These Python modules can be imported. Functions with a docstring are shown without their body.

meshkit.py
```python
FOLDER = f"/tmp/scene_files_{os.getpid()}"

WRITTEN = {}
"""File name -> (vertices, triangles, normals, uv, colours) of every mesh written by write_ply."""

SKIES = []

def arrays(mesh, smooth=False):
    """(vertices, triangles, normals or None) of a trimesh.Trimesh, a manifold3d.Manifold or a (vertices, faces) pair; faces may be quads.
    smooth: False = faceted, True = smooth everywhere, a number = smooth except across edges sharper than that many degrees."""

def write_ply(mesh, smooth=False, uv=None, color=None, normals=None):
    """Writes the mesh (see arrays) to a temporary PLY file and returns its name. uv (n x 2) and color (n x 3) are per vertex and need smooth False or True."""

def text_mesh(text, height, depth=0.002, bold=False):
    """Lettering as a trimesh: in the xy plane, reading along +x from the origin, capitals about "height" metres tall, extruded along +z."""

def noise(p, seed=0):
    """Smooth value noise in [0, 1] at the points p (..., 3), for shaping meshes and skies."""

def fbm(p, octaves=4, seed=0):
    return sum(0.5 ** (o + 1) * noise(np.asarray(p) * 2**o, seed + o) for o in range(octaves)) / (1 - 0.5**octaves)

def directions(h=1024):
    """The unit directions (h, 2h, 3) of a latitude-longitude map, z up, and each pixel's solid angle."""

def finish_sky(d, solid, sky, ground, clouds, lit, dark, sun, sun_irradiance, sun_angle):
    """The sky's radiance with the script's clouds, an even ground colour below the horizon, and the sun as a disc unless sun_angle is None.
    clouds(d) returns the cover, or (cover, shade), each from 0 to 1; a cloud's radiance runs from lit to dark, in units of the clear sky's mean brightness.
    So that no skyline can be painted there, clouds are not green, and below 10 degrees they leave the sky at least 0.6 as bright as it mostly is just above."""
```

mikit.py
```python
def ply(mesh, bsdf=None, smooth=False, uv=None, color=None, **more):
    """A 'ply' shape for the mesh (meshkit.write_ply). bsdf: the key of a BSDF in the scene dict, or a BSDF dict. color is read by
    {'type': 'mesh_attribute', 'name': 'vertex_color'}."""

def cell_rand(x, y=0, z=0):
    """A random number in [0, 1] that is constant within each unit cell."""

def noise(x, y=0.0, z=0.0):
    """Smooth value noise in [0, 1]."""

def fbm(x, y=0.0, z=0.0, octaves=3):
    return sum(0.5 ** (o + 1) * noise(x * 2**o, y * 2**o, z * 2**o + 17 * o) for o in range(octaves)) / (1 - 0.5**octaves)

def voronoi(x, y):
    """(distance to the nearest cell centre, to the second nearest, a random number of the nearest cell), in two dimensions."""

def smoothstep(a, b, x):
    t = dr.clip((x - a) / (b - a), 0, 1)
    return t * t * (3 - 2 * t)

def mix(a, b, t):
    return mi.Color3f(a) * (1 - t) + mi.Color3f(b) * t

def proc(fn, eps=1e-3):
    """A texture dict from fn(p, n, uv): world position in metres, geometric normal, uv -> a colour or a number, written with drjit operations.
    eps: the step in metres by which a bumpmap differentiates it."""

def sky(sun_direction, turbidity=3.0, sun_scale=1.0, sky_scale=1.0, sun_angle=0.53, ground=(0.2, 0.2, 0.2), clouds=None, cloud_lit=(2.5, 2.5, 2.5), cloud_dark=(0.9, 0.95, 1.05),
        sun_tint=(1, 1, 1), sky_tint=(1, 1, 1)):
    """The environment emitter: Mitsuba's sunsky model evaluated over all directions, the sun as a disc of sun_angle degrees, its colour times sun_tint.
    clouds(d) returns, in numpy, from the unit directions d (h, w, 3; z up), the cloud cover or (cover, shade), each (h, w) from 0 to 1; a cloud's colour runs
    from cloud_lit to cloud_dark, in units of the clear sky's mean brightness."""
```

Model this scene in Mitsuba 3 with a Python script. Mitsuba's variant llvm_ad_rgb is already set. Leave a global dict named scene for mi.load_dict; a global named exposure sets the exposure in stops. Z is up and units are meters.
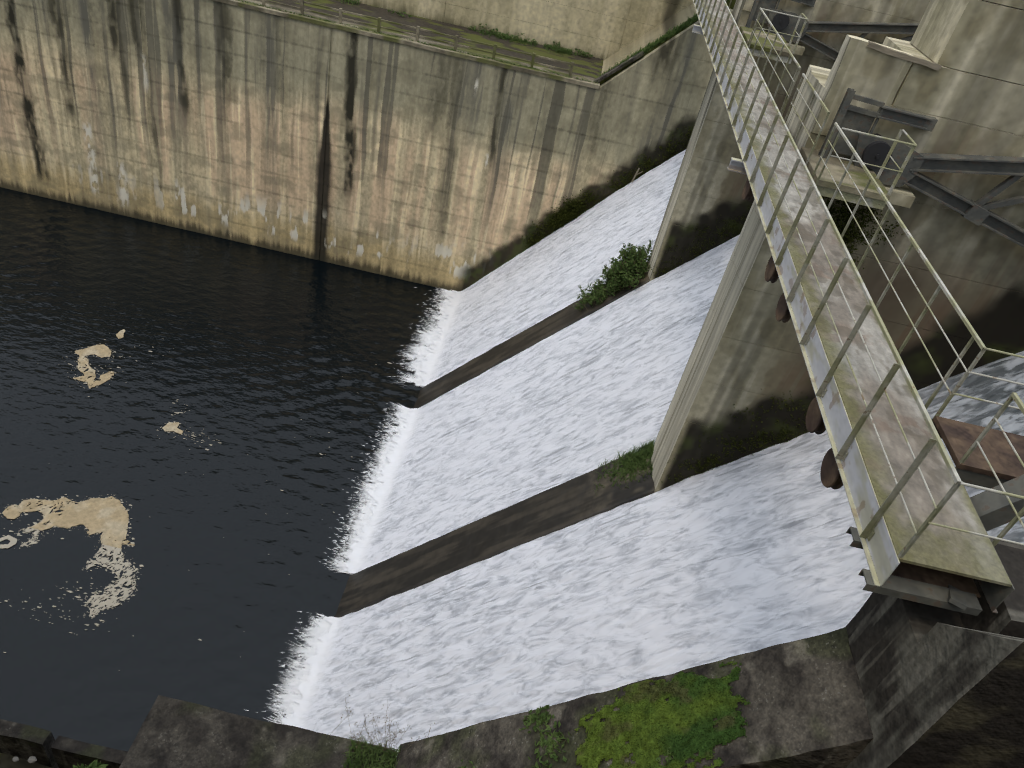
import math, random
import numpy as np, trimesh, shapely, drjit as dr
import mitsuba as mi, mikit, meshkit
from shapely.geometry import Polygon
from mikit import noise, fbm, smoothstep, mix, proc, ply
T = mi.ScalarTransform4f

scene, labels = {}, {}
# ---------------------------------------------------------------- camera, sky, exposure (camera at the origin; pool water lies at z = -28.2)
WATER = -28.2
scene['camera'] = {'type': 'perspective', 'fov': 69.03, 'fov_axis': 'x', 'near_clip': 0.1, 'far_clip': 3000.0,
                   'to_world': T().look_at(origin=[0, 0, 0], target=[0.00461, 0.79114, -0.61162], up=[-0.2236, 0.5972, 0.7703])}
scene['sky'] = mikit.sky([-0.25, -0.35, 0.9], turbidity=3, sun_scale=0.15, sun_angle=14, clouds=lambda d: (np.ones(d.shape[:2]), 1 - np.clip(d[..., 2], 0, 1) ** 1.2),
                         cloud_lit=(3.25, 3.48, 3.85), cloud_dark=(1.2, 1.25, 1.35))
exposure = 1.95

rng = np.random.default_rng(7)
random.seed(7)


# ---------------------------------------------------------------- helpers
def numbered(k):
    if k not in scene and k not in labels:
        return k
    i = 1
    while f'{k}_{i:03d}' in scene or f'{k}_{i:03d}' in labels:
        i += 1
    return f'{k}_{i:03d}'


def thing(name, label, cat, group=None):
    k = numbered(name)
    labels[k] = {'label': label, 'category': cat}
    if group:
        labels[k]['group'] = group
    return k


def obj(name, mesh, bsdf, parent=None, smooth=False, label=None):
    k = numbered(parent + '__' + name if parent else name)
    scene[k] = ply(mesh, bsdf, smooth=smooth)
    if label:
        labels[k] = {'label': label}
    return k


def struct(name, mesh, bsdf, smooth=False):
    k = obj(name, mesh, bsdf, None, smooth)
    labels[k] = {'kind': 'structure'}
    return k


def cat(L):
    return trimesh.util.concatenate([m for m in L if m is not None])


def box(x0, x1, y0, y1, z0, z1):
    m = trimesh.creation.box([x1 - x0, y1 - y0, z1 - z0])
    m.apply_translation([(x0 + x1) / 2, (y0 + y1) / 2, (z0 + z1) / 2])
    return m


HEXF = np.array([[0, 3, 2, 1], [4, 5, 6, 7], [0, 1, 5, 4], [1, 2, 6, 5], [2, 3, 7, 6], [3, 0, 4, 7]])


def hexa(v):
    """v: 8 corners, bottom ring counter-clockwise seen from above and the top ring the same way"""
    f = np.vstack([HEXF[:, [0, 1, 2]], HEXF[:, [0, 2, 3]]])
    return trimesh.Trimesh(np.array(v, float), f, process=False)


def rough(m, size, amp, freq=1.5, seed=0):
    v, f = trimesh.remesh.subdivide_to_size(m.vertices, m.faces, size, max_iter=14)
    m = trimesh.Trimesh(v, f)
    m.merge_vertices()
    d = np.stack([meshkit.fbm(m.vertices * freq + 31.7 * k, 4, seed + k) - 0.5 for k in range(3)], -1)
    m.vertices = m.vertices + d * 2 * amp
    return m


def beam(p0, p1, w, h, up=(0, 0, 1)):
    p0, p1 = np.asarray(p0, float), np.asarray(p1, float)
    a = p1 - p0
    a = a / np.linalg.norm(a)
    s = np.cross(a, up)
    s = s / np.linalg.norm(s)
    u = np.cross(s, a)
    ring = [(-w / 2, -h / 2), (w / 2, -h / 2), (w / 2, h / 2), (-w / 2, h / 2)]
    v = [p + s * x + u * y for p in (p0, p1) for x, y in ring]
    m = hexa(v)
    trimesh.repair.fix_normals(m)
    return m


def ibeam(p0, p1, w, h, t=0.03, up=(0, 0, 1)):
    p0, p1 = np.asarray(p0, float), np.asarray(p1, float)
    a = (p1 - p0) / np.linalg.norm(p1 - p0)
    s = np.cross(a, up)
    s /= np.linalg.norm(s)
    u = np.cross(s, a)
    o = u * (h / 2 - t / 2)
    return cat([beam(p0, p1, t, h - 2 * t, up), beam(p0 + o, p1 + o, w, t, up), beam(p0 - o, p1 - o, w, t, up)])


def tube(p0, p1, r, sides=8):
    return trimesh.creation.cylinder(r, segment=[p0, p1], sections=sides)


def grid(xs, ys, zf):
    X, Y = np.meshgrid(xs, ys, indexing='ij')
    Z = zf(X, Y)
    v = np.stack([X, Y, Z], -1).reshape(-1, 3)
    i, j = np.meshgrid(np.arange(len(xs) - 1), np.arange(len(ys) - 1), indexing='ij')
    n = len(ys)
    q = np.stack([i * n + j, (i + 1) * n + j, (i + 1) * n + j + 1, i * n + j + 1], -1).reshape(-1, 4)
    return trimesh.Trimesh(v, np.vstack([q[:, [0, 1, 2]], q[:, [0, 2, 3]]]), process=False)


def prism(poly, z0, z1):
    m = trimesh.creation.extrude_polygon(Polygon(poly) if not hasattr(poly, 'area') else poly, z1 - z0, engine='earcut')
    m.apply_translation([0, 0, z0])
    return m


def leaves(points, size, seed, droop=0.0, aspect=1.8):
    r = np.random.default_rng(seed)
    n = len(points)
    a = r.normal(size=(n, 3))
    a[:, 2] = a[:, 2] * 0.6 - droop
    a /= np.linalg.norm(a, axis=1, keepdims=True)
    b = np.cross(a, r.normal(size=(n, 3)))
    b /= np.linalg.norm(b, axis=1, keepdims=True)
    s = (size * r.uniform(0.6, 1.4, n))[:, None]
    c = np.cross(a, b) * s * 0.18
    p = np.asarray(points)
    v = np.stack([p - a * s * aspect / 2, p + b * s / 2 + c, p + a * s * aspect / 2, p - b * s / 2 + c], 1).reshape(-1, 3)
    k = np.arange(n)[:, None] * 4
    return trimesh.Trimesh(v, np.vstack([k + [0, 1, 2], k + [0, 2, 3]]), process=False)


def blades(roots, height, width, seed, lean=0.5):
    r = np.random.default_rng(seed)
    n = len(roots)
    p = np.asarray(roots, float)
    th = r.uniform(0, 2 * np.pi, n)
    d = np.stack([np.cos(th), np.sin(th), 0 * th], -1)
    side = np.stack([-np.sin(th), np.cos(th), 0 * th], -1)
    h = (height * r.uniform(0.5, 1.25, n))[:, None]
    w = (width * r.uniform(0.6, 1.3, n))[:, None]
    l = (lean * r.uniform(0.1, 1.0, n))[:, None]
    up = np.array([0, 0, 1.0])
    m = p + up * h * 0.6 + d * h * l * 0.35
    t = p + up * h * (1 - 0.4 * l) + d * h * l
    v = np.stack([p - side * w / 2, p + side * w / 2, m + side * w * 0.35, m - side * w * 0.35, t], 1).reshape(-1, 3)
    k = np.arange(n)[:, None] * 5
    return trimesh.Trimesh(v, np.vstack([k + [0, 1, 2], k + [0, 2, 3], k + [3, 2, 4]]), process=False)


def clump(center, radii, n, seed, lumps=9):
    """points through the volume of an uneven bush made of several lumps"""
    r = np.random.default_rng(seed)
    c = r.normal(size=(lumps, 3))
    c /= np.linalg.norm(c, axis=1, keepdims=True)
    c *= r.uniform(0.25, 0.8, lumps)[:, None]
    s = r.uniform(0.22, 0.5, lumps)
    k = r.choice(lumps, n, p=s**2 / (s**2).sum())
    q = r.normal(size=(n, 3))
    q /= np.linalg.norm(q, axis=1, keepdims=True)
    q *= (r.uniform(0.35, 1.05, n) ** 0.6)[:, None]
    return np.asarray(center) + (c[k] + q * s[k][:, None]) * np.asarray(radii)


def chute(x):
    x = np.asarray(x, float)
    z = np.where(x < 5.5, WATER + 1.09 * (x + 4.86), WATER + 1.09 * 10.36 + 1.05 * (x - 5.5))
    return np.where(x > 13.2, -8.82 + 1.3 * (1 - np.exp(-(x - 13.2) / 1.25)), z)


# ---------------------------------------------------------------- materials
def C(r, g, b):
    return mi.Color3f(r, g, b)


def band(v, c, w):
    """soft-edged stripe of half-width w around c"""
    return 1 - smoothstep(w * 0.25, w * 1.5, dr.abs(v - c))


def chute_d(x):
    lo = WATER + 1.09 * (x + 4.86)
    return dr.select(x < 5.5, lo, WATER + 1.09 * 10.36 + 1.05 * (x - 5.5))


def wall_tex(p, n, uv):
    x, z = p.x, p.z
    wob = 0.10 * (noise(x * 0.9, z * 0.25, 3.0) - 0.5) * 2 + 0.10 * (noise(x * 5.0, z * 0.7, 6.0) - 0.5)
    xs = x + wob
    big = fbm(x * 0.16, z * 0.22, 5.0)
    s1 = fbm(xs * 1.3, z * 0.05, 1.0)
    s2 = fbm(xs * 4.5, z * 0.16, 2.0)
    grain = fbm(x * 7, z * 5.0, 4.0)
    t = dr.clip((z - WATER) / 15.3, 0, 1)
    grey = C(0.33, 0.305, 0.205)
    pink = C(0.62, 0.47, 0.305)
    pale = C(0.68, 0.585, 0.37)
    ochre = C(0.46, 0.35, 0.165)
    midz = smoothstep(0.10, 0.28, t) * (1 - smoothstep(0.60, 0.76, t + 0.22 * (big - 0.5)))
    c = mix(pale, grey, smoothstep(0.55, 0.85, t + 0.25 * (s1 - 0.5)))
    c = mix(c, pink, midz * smoothstep(0.34, 0.66, s1 * 0.7 + big * 0.4) * 0.9)
    c = mix(c, ochre, (1 - smoothstep(0.10, 0.22, t + 0.10 * (s2 - 0.5))) * 0.75)
    c = mix(c, pale * 1.12, smoothstep(0.56, 0.72, s2) * midz * 0.7)
    c = c * (0.60 + 0.66 * s1 + 0.5 * (s2 - 0.5) + 0.45 * (grain - 0.5))
    blot = fbm(x * 0.9 + 4, z * 1.3, 14.0)
    c = mix(c, C(0.17, 0.155, 0.10), smoothstep(0.5, 0.74, blot) * 0.40)
    # grey run-off stripes
    g = smoothstep(0.52, 0.68, fbm(xs * 0.75 + 11, z * 0.03, 7.0)) * (0.35 + 0.65 * smoothstep(0.2, 0.9, t))
    c = mix(c, C(0.13, 0.125, 0.10), g * (0.45 + 0.55 * smoothstep(0.35, 0.6, fbm(x * 5, z * 0.45, 22.0))))
    fs = smoothstep(0.56, 0.70, fbm(xs * 2.6 + 3, z * 0.06, 15.0)) * smoothstep(0.15, 0.6, t)
    c = mix(c, C(0.10, 0.095, 0.075), fs * 0.7)
    # the dark seepage streaks, each at its own place: x at the top, half-width, lowest z, strength
    k = mi.Float(0)
    rag = 0.5 + 1.0 * noise(x * 5, z * 0.9, 9.0)
    for x0, w, zb, a in ((-35.5, 0.42, -27.6, 0.9), (-32.6, 0.36, -22.5, 0.72), (-28.95, 0.42, -17.6, 0.8), (-28.6, 0.28, -21.5, 0.5), (-27.55, 0.28, -17.8, 0.75), (-24.7, 0.3, -20.8, 0.75),
                         (-21.8, 0.45, -18.8, 0.65), (-26.9, 0.2, -26.5, 0.5), (-13.75, 0.36, -23.0, 0.92), (-8.3, 0.6, -18.5, 0.5), (-7.2, 0.4, -24.5, 0.35), (-4.4, 0.2, -18.6, 0.75),
                         (-1.2, 0.5, -19.5, 0.22), (1.7, 0.45, -17.0, 0.3), (4.6, 0.7, -12.0, 0.75), (-18.4, 0.3, -18.0, 0.4), (-38.6, 0.5, -22.0, 0.6), (-43.0, 0.5, -21.0, 0.6), (-48.5, 0.6, -23.0, 0.6)):
        k = dr.maximum(k, a * band(xs + 0.03 * (z + 14), mi.Float(x0), w * rag) * smoothstep(zb - 0.8, zb + 1.6, z + 1.6 * (noise(x * 3, z * 0.8) - 0.5)))
    c = mix(c, C(0.035, 0.033, 0.022), dr.minimum(k * 1.15, 1) * (0.5 + 0.5 * smoothstep(0.3, 0.6, fbm(x * 2.2, z * 1.1, 5.0))))
    # wet wedge under the open joint at x = -15.2
    hw = 0.12 + 0.46 * smoothstep(-17.0, -22.0, z)
    wedge = (1 - smoothstep(hw * 0.5, hw * 1.25, dr.abs(x + 15.13 + 0.05 * (noise(z * 2.0) - 0.5)))) * smoothstep(-16.4, -17.6, z)
    c = mix(c, C(0.018, 0.017, 0.014), wedge * 0.95)
    # lift lines hold dirt
    ph = (z - WATER) / 1.4
    fr = dr.abs(ph - dr.round(ph)) * 1.4
    c = c * (1 - 0.24 * (1 - smoothstep(0.0, 0.13, fr + 0.06 * (grain - 0.5))) * smoothstep(0.1, 0.7, noise(x * 0.5, dr.round(ph) * 3.7)))
    # white lime efflorescence near the water and in a few vents
    e = smoothstep(0.6, 0.72, fbm(x * 2.6, z * 0.75, 8.0)) * smoothstep(0.05, 0.10, t) * (1 - smoothstep(0.17, 0.27, t)) * smoothstep(0.3, 0.55, noise(x * 0.22, 3.0))
    for x0, w, za, zb in ((-31.35, 0.28, -22.2, -27.0), (-29.3, 0.32, -24.4, -27.4), (-27.05, 0.16, -17.0, -19.0), (-4.6, 0.1, -18.0, -19.2), (-6.0, 0.1, -13.9, -14.6)):
        e = dr.maximum(e, band(x, mi.Float(x0), w * rag) * smoothstep(zb - 0.4, zb + 0.6, z) * (1 - smoothstep(za - 0.3, za + 0.3, z)) * smoothstep(0.36, 0.6, fbm(x * 5, z * 2.2, 6.0)))
    c = mix(c, C(0.72, 0.69, 0.58), e * 0.9)
    # tide mark and growth at the waterline, moss above the falling water
    c = mix(c, C(0.035, 0.033, 0.022), smoothstep(0.055, 0.01, t + 0.05 * (s2 - 0.5)) * 0.85)
    h = z - chute_d(x)
    hh = h + 2.2 * (fbm(x * 0.9, z * 0.9, 2.5) - 0.5)
    m = (1 - smoothstep(1.2, 2.3, hh)) * smoothstep(-5.6, -4.4, x)
    c = mix(c, mix(C(0.02, 0.018, 0.012), C(0.035, 0.05, 0.012), smoothstep(0.5, 0.7, fbm(x * 1.3, z * 1.3, 4.4))), m * 0.95)
    return c


def upper_tex(p, n, uv):
    x, z = p.x, p.z
    xs = x + 0.3 * (noise(x * 0.4, z * 0.3, 3.0) - 0.5)
    s1 = fbm(xs * 1.1, z * 0.07, 11.0)
    s2 = fbm(xs * 5, z * 0.3, 12.0)
    g = fbm(x * 5, z * 5, 13.0)
    c = mix(C(0.66, 0.58, 0.38), C(0.46, 0.405, 0.25), smoothstep(0.35, 0.7, s1)) * (0.72 + 0.3 * s2 + 0.5 * (g - 0.35))
    k = 0.85 * band(xs, mi.Float(4.75), 0.5 * (0.5 + noise(x * 3, z))) + 0.45 * band(xs, mi.Float(-5.8), 0.4) * smoothstep(-11.5, -9, z) + 0.4 * band(xs, mi.Float(-17.5), 0.5)
    c = mix(c, C(0.06, 0.055, 0.035), dr.clip(k, 0, 1))
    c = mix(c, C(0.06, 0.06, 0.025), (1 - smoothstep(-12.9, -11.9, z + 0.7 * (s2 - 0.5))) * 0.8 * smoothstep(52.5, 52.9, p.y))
    c = c * (1 - 0.5 * smoothstep(0.2, 0.6, n.z))  # upward faces painted darker to offset the extra sky light they catch
    return mix(c, C(0.07, 0.08, 0.02) * (0.5 + g), (1 - smoothstep(48.4, 49.4, p.y + 1.2 * (g - 0.5))) * smoothstep(1.0, 1.4, x))


def pier_tex(p, n, uv):
    x, y, z = p.x, p.y, p.z
    side = dr.abs(n.y) > 0.5
    q = dr.select(side, x, y * 1.4 + 3)
    qs = q + 0.15 * (noise(q * 0.8, z * 0.5, 3.0) - 0.5)
    s1 = fbm(qs * 1.5, z * 0.07, y * 0.2)
    s2 = fbm(qs * 6, z * 0.25, 2.0)
    g = fbm(q * 6, z * 6, 4.0)
    big = fbm(q * 0.35, z * 0.35, 6.0)
    c = mix(C(0.50, 0.46, 0.33), C(0.33, 0.305, 0.205), smoothstep(0.35, 0.65, s1))
    c = mix(c, C(0.52, 0.48, 0.37), smoothstep(0.55, 0.7, s2) * 0.35)
    c = mix(c, C(0.23, 0.2, 0.115), smoothstep(0.48, 0.66, fbm(q * 1.6 + 2, z * 1.0, 17.0)) * 0.6)
    c = c * (0.68 + 0.42 * s2 + 0.5 * (g - 0.4))
    c = mix(c, C(0.075, 0.07, 0.05), smoothstep(0.48, 0.62, fbm(qs * 1.3 + 5, z * 0.04, 9.0)) * (0.25 + 0.4 * s2))
    nf = smoothstep(0.4, 0.8, -n.x) * (1 - smoothstep(6.0, 6.4, x))
    ns = fbm(y * 3.4 + 0.1 * noise(z * 1.3), z * 0.06, 41.0)
    c = mix(c, mix(C(0.46, 0.435, 0.35), C(0.10, 0.095, 0.07), smoothstep(0.42, 0.66, ns)) * (0.6 + 0.8 * s2), nf * 0.85)
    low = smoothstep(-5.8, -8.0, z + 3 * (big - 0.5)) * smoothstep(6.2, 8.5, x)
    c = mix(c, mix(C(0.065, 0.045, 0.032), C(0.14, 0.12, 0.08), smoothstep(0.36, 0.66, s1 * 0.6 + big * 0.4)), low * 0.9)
    rust = smoothstep(0.52, 0.7, big) * smoothstep(0.4, 0.6, s2) * smoothstep(6.5, 8, x)
    c = mix(c, C(0.13, 0.055, 0.03), rust * 0.3 * smoothstep(-3.0, -5.5, z))
    h = z - chute_d(x) + 2.6 * (fbm(q * 0.8, z * 0.8, 1.5) - 0.5)
    wet = (1 - smoothstep(2.0, 2.9, h)) * smoothstep(5.52, 5.75, x)
    c = mix(c, mix(C(0.014, 0.012, 0.008), C(0.04, 0.05, 0.012), smoothstep(0.52, 0.75, fbm(q * 1.1, z * 1.1, 3.3))), wet * 0.96)
    return c


def divider_tex(p, n, uv):
    g = fbm(p.x * 4, p.y * 4, p.z * 4)
    s = fbm(p.x * 0.8, p.y * 3.5, 2.0)
    c = mix(C(0.016, 0.014, 0.011), C(0.045, 0.038, 0.028), smoothstep(0.4, 0.75, s)) * (0.6 + 0.8 * g)
    dry = smoothstep(3.4, 5.2, p.x + 1.2 * (g - 0.5))
    return mix(c, C(0.13, 0.11, 0.075) * (0.5 + 0.9 * g), dry * smoothstep(0.35, 0.6, fbm(p.x * 1.4, p.y * 1.4, 8.0)))


def dark_tex(p, n, uv):
    """old near-side concrete: blackened, lichen and moss"""
    x, y, z = p.x, p.y, p.z
    big = fbm(x * 0.8, y * 0.8, z * 0.8)
    mid = fbm(x * 3.2, y * 3.2, z * 3.2 + 7)
    fine = fbm(x * 17, y * 17, z * 17 + 3)
    str_ = fbm((x + y) * 6, (x - y) * 1.0, z * 0.5)
    c = mix(C(0.024, 0.020, 0.017), C(0.11, 0.098, 0.078), smoothstep(0.36, 0.68, mid * 0.55 + big * 0.45))
    c = mix(c, C(0.055, 0.06, 0.028), smoothstep(0.5, 0.66, fbm(x * 1.5 + 9, y * 1.5, z * 1.5)) * 0.7)
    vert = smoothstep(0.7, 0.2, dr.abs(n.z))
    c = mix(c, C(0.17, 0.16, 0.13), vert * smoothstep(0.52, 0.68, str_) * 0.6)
    c = mix(c, C(0.24, 0.23, 0.20), smoothstep(0.64, 0.76, fbm(x * 30, y * 30, z * 30)) * smoothstep(0.45, 0.65, mid) * 0.55)
    c = mix(c, C(0.22, 0.20, 0.16), smoothstep(0.62, 0.74, fbm(x * 2.2, y * 2.2 + 4, z * 2.2)) * 0.55)
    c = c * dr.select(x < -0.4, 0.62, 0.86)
    return c * (0.35 + 1.3 * fine) * (0.7 + 0.6 * noise(x * 45, y * 45, z * 45))


def abut_tex(p, n, uv):
    x, y, z = p.x, p.y, p.z
    b = fbm(y * 2.0, z * 1.6, 51.0)
    st = fbm(y * 9, z * 0.8, 52.0)
    f = fbm(x * 17, y * 17, z * 17)
    grey_side = mix(C(0.032, 0.028, 0.023), C(0.115, 0.11, 0.09), smoothstep(0.36, 0.62, b * 0.6 + st * 0.4 - 0.12 * (y - 4.75)))
    grey_side = mix(grey_side, C(0.16, 0.15, 0.125), smoothstep(0.55, 0.7, st) * 0.5)
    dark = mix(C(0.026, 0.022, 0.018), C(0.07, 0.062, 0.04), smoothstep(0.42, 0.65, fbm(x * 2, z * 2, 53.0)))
    return mix(grey_side, dark, smoothstep(0.3, 0.7, -n.y)) * (0.5 + 1.0 * f)  # the side toward the camera is darker: wet, mossy concrete


def water_bump(p, n, uv):
    return 0.034 * fbm(p.x * 2.0, p.y * 4.6, 1.0) + 0.008 * fbm(p.x * 7, p.y * 13, 2.0)


def white_tex(p, n, uv):
    x, y = p.x, p.y
    ys = y + 0.25 * (noise(x * 0.35, y * 0.5, 2.0) - 0.5)
    wx = x + 0.35 * (noise(x * 2.4, ys * 3.1, 31.0) - 0.5)
    wy = ys + 0.22 * (noise(x * 2.0, ys * 3.3, 37.0) - 0.5)
    a = fbm(wx * 2.3, wy * 5.0, 1.0, 4)
    b = fbm(wx * 7.5, wy * 17.0, 4.0, 4)
    c = fbm(x * 0.45, ys * 0.9, 7.0)
    d = fbm(wx * 4.6, wy * 8.5, 12.0, 4)
    v = smoothstep(0.24, 0.62, 0.34 * a + 0.30 * b + 0.08 * c + 0.28 * d)
    col = mix(C(0.37, 0.398, 0.445), C(0.765, 0.79, 0.845), v)
    dash = smoothstep(0.66, 0.78, fbm(x * 1.2, ys * 9.0, 21.0)) * (1 - smoothstep(0.38, 0.56, c))
    col = mix(col, C(0.20, 0.22, 0.25), dash * 0.6)
    # less air near the gates, plus painted shade under the structure overhead
    calm_shade = smoothstep(8.8, 12.5, x + 2.0 * (a - 0.5) + 1.5 * (c - 0.5))
    col = mix(col, mix(C(0.05, 0.065, 0.07), C(0.42, 0.46, 0.50), smoothstep(0.38, 0.62, 0.5 * a + 0.5 * d)), calm_shade * 0.9)
    edge = smoothstep(-4.2, -4.9, x + 0.5 * (a - 0.5)) * 0.9
    return mix(col, C(0.80, 0.82, 0.85), edge)


def white_bump(p, n, uv):
    return 0.055 * fbm(p.x * 3.2, p.y * 7.0, 1.0) + 0.03 * fbm(p.x * 9, p.y * 20, 3.0)


def foam_tex(p, n, uv):
    a = fbm(p.x * 1.6, p.y * 1.6, 2.0)
    b = fbm(p.x * 9, p.y * 9, 5.0)
    return mix(C(0.37, 0.295, 0.18), C(0.42, 0.36, 0.25), smoothstep(0.40, 0.75, a)) * (0.72 + 0.5 * b)


def deck_tex(p, n, uv):
    x, y = p.x, p.y
    a = fbm(x * 1.3, y * 0.55, 1.0)
    b = fbm(x * 6, y * 6, 3.0)
    f = fbm(x * 30, y * 30, 5.0)
    c = mix(C(0.29, 0.275, 0.24), C(0.205, 0.18, 0.148), smoothstep(0.42, 0.62, a)) * (0.6 + 0.5 * b + 0.35 * f)
    st = smoothstep(0.6, 0.75, noise(x * 0.5, y * 2.1, 8.0)) * smoothstep(0.4, 0.6, b)
    c = mix(c, C(0.15, 0.105, 0.075), st * 0.6)
    c = c * (0.62 + 0.7 * fbm(x * 11, y * 4, 9.0))
    c = mix(c, C(0.10, 0.085, 0.06), smoothstep(0.58, 0.7, fbm(x * 4.0, y * 2.6, 19.0)) * 0.55)
    edge = dr.maximum(1 - smoothstep(0.05, 0.42, x - 4.09 + 0.3 * (b - 0.5)), 1 - smoothstep(0.0, 0.2, 5.31 - x + 0.15 * (b - 0.5)))
    edge = dr.maximum(edge, (1 - smoothstep(5.3, 6.4, y + 0.8 * (b - 0.5))) * 0.8)
    c = mix(c, C(0.145, 0.14, 0.05) * (0.6 + 0.7 * f), edge * 0.75)
    return c


def paint_tex(p, n, uv):
    a = fbm(p.x * 3, p.y * 3, p.z * 3)
    b = fbm(p.x * 16, p.y * 16, p.z * 16)
    c = mix(C(0.43, 0.42, 0.36), C(0.30, 0.295, 0.17), smoothstep(0.4, 0.6, a)) * (0.65 + 0.6 * b)
    return mix(c, C(0.14, 0.07, 0.035), smoothstep(0.66, 0.76, b) * 0.7)


def post_tex(p, n, uv):
    a = fbm(p.x * 3, p.y * 3, p.z * 3)
    b = fbm(p.x * 16, p.y * 16, p.z * 16)
    c = mix(C(0.29, 0.285, 0.23), C(0.20, 0.20, 0.12), smoothstep(0.4, 0.6, a)) * (0.6 + 0.7 * b)
    return mix(c, C(0.10, 0.055, 0.03), smoothstep(0.66, 0.76, b) * 0.7)


def girder_tex(p, n, uv):
    a = fbm(p.x * 2, p.y * 1.5, p.z * 5)
    b = fbm(p.x * 14, p.y * 10, p.z * 14)
    c = mix(C(0.50, 0.51, 0.535), C(0.42, 0.415, 0.345), smoothstep(0.50, 0.68, a)) * (0.85 + 0.25 * b)
    up = smoothstep(0.4, 0.9, n.z)
    c = mix(c, C(0.46, 0.44, 0.27) * (0.5 + 0.9 * b), up * 0.8)
    return mix(c, C(0.2, 0.12, 0.06), smoothstep(0.68, 0.76, fbm(p.y * 4, p.z * 4, 3.0)) * 0.5)


def steel_tex(p, n, uv):
    a = fbm(p.x * 2, p.y * 2, p.z * 2)
    b = fbm(p.x * 12, p.y * 12, p.z * 12)
    c = mix(C(0.085, 0.087, 0.078), C(0.125, 0.122, 0.10), smoothstep(0.4, 0.6, a)) * (0.65 + 0.6 * b)
    return mix(c, C(0.11, 0.06, 0.035), smoothstep(0.6, 0.72, b) * 0.5)


def rust_tex(p, n, uv):
    a = fbm(p.x * 3, p.y * 3, p.z * 3)
    b = fbm(p.x * 18, p.y * 18, p.z * 18)
    return mix(C(0.05, 0.032, 0.024), C(0.12, 0.08, 0.05), smoothstep(0.35, 0.65, a)) * (0.5 + 0.9 * b)


def moss_tex(p, n, uv):
    a = fbm(p.x * 2.2, p.y * 2.2, 1.0)
    b = fbm(p.x * 14, p.y * 14, p.z * 14)
    a = a + 0.5 * (fbm(p.x * 7, p.y * 7, 4.0) - 0.5)
    c = mix(C(0.085, 0.125, 0.02), C(0.035, 0.07, 0.016), smoothstep(0.22, 0.85, a + 0.22 * (p.x - 3.05)))
    c = mix(c, C(0.07, 0.06, 0.03), smoothstep(0.55, 0.75, fbm(p.x * 5, p.y * 5, 9.0)) * 0.6)
    return c * (0.4 + 1.2 * b)


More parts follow.
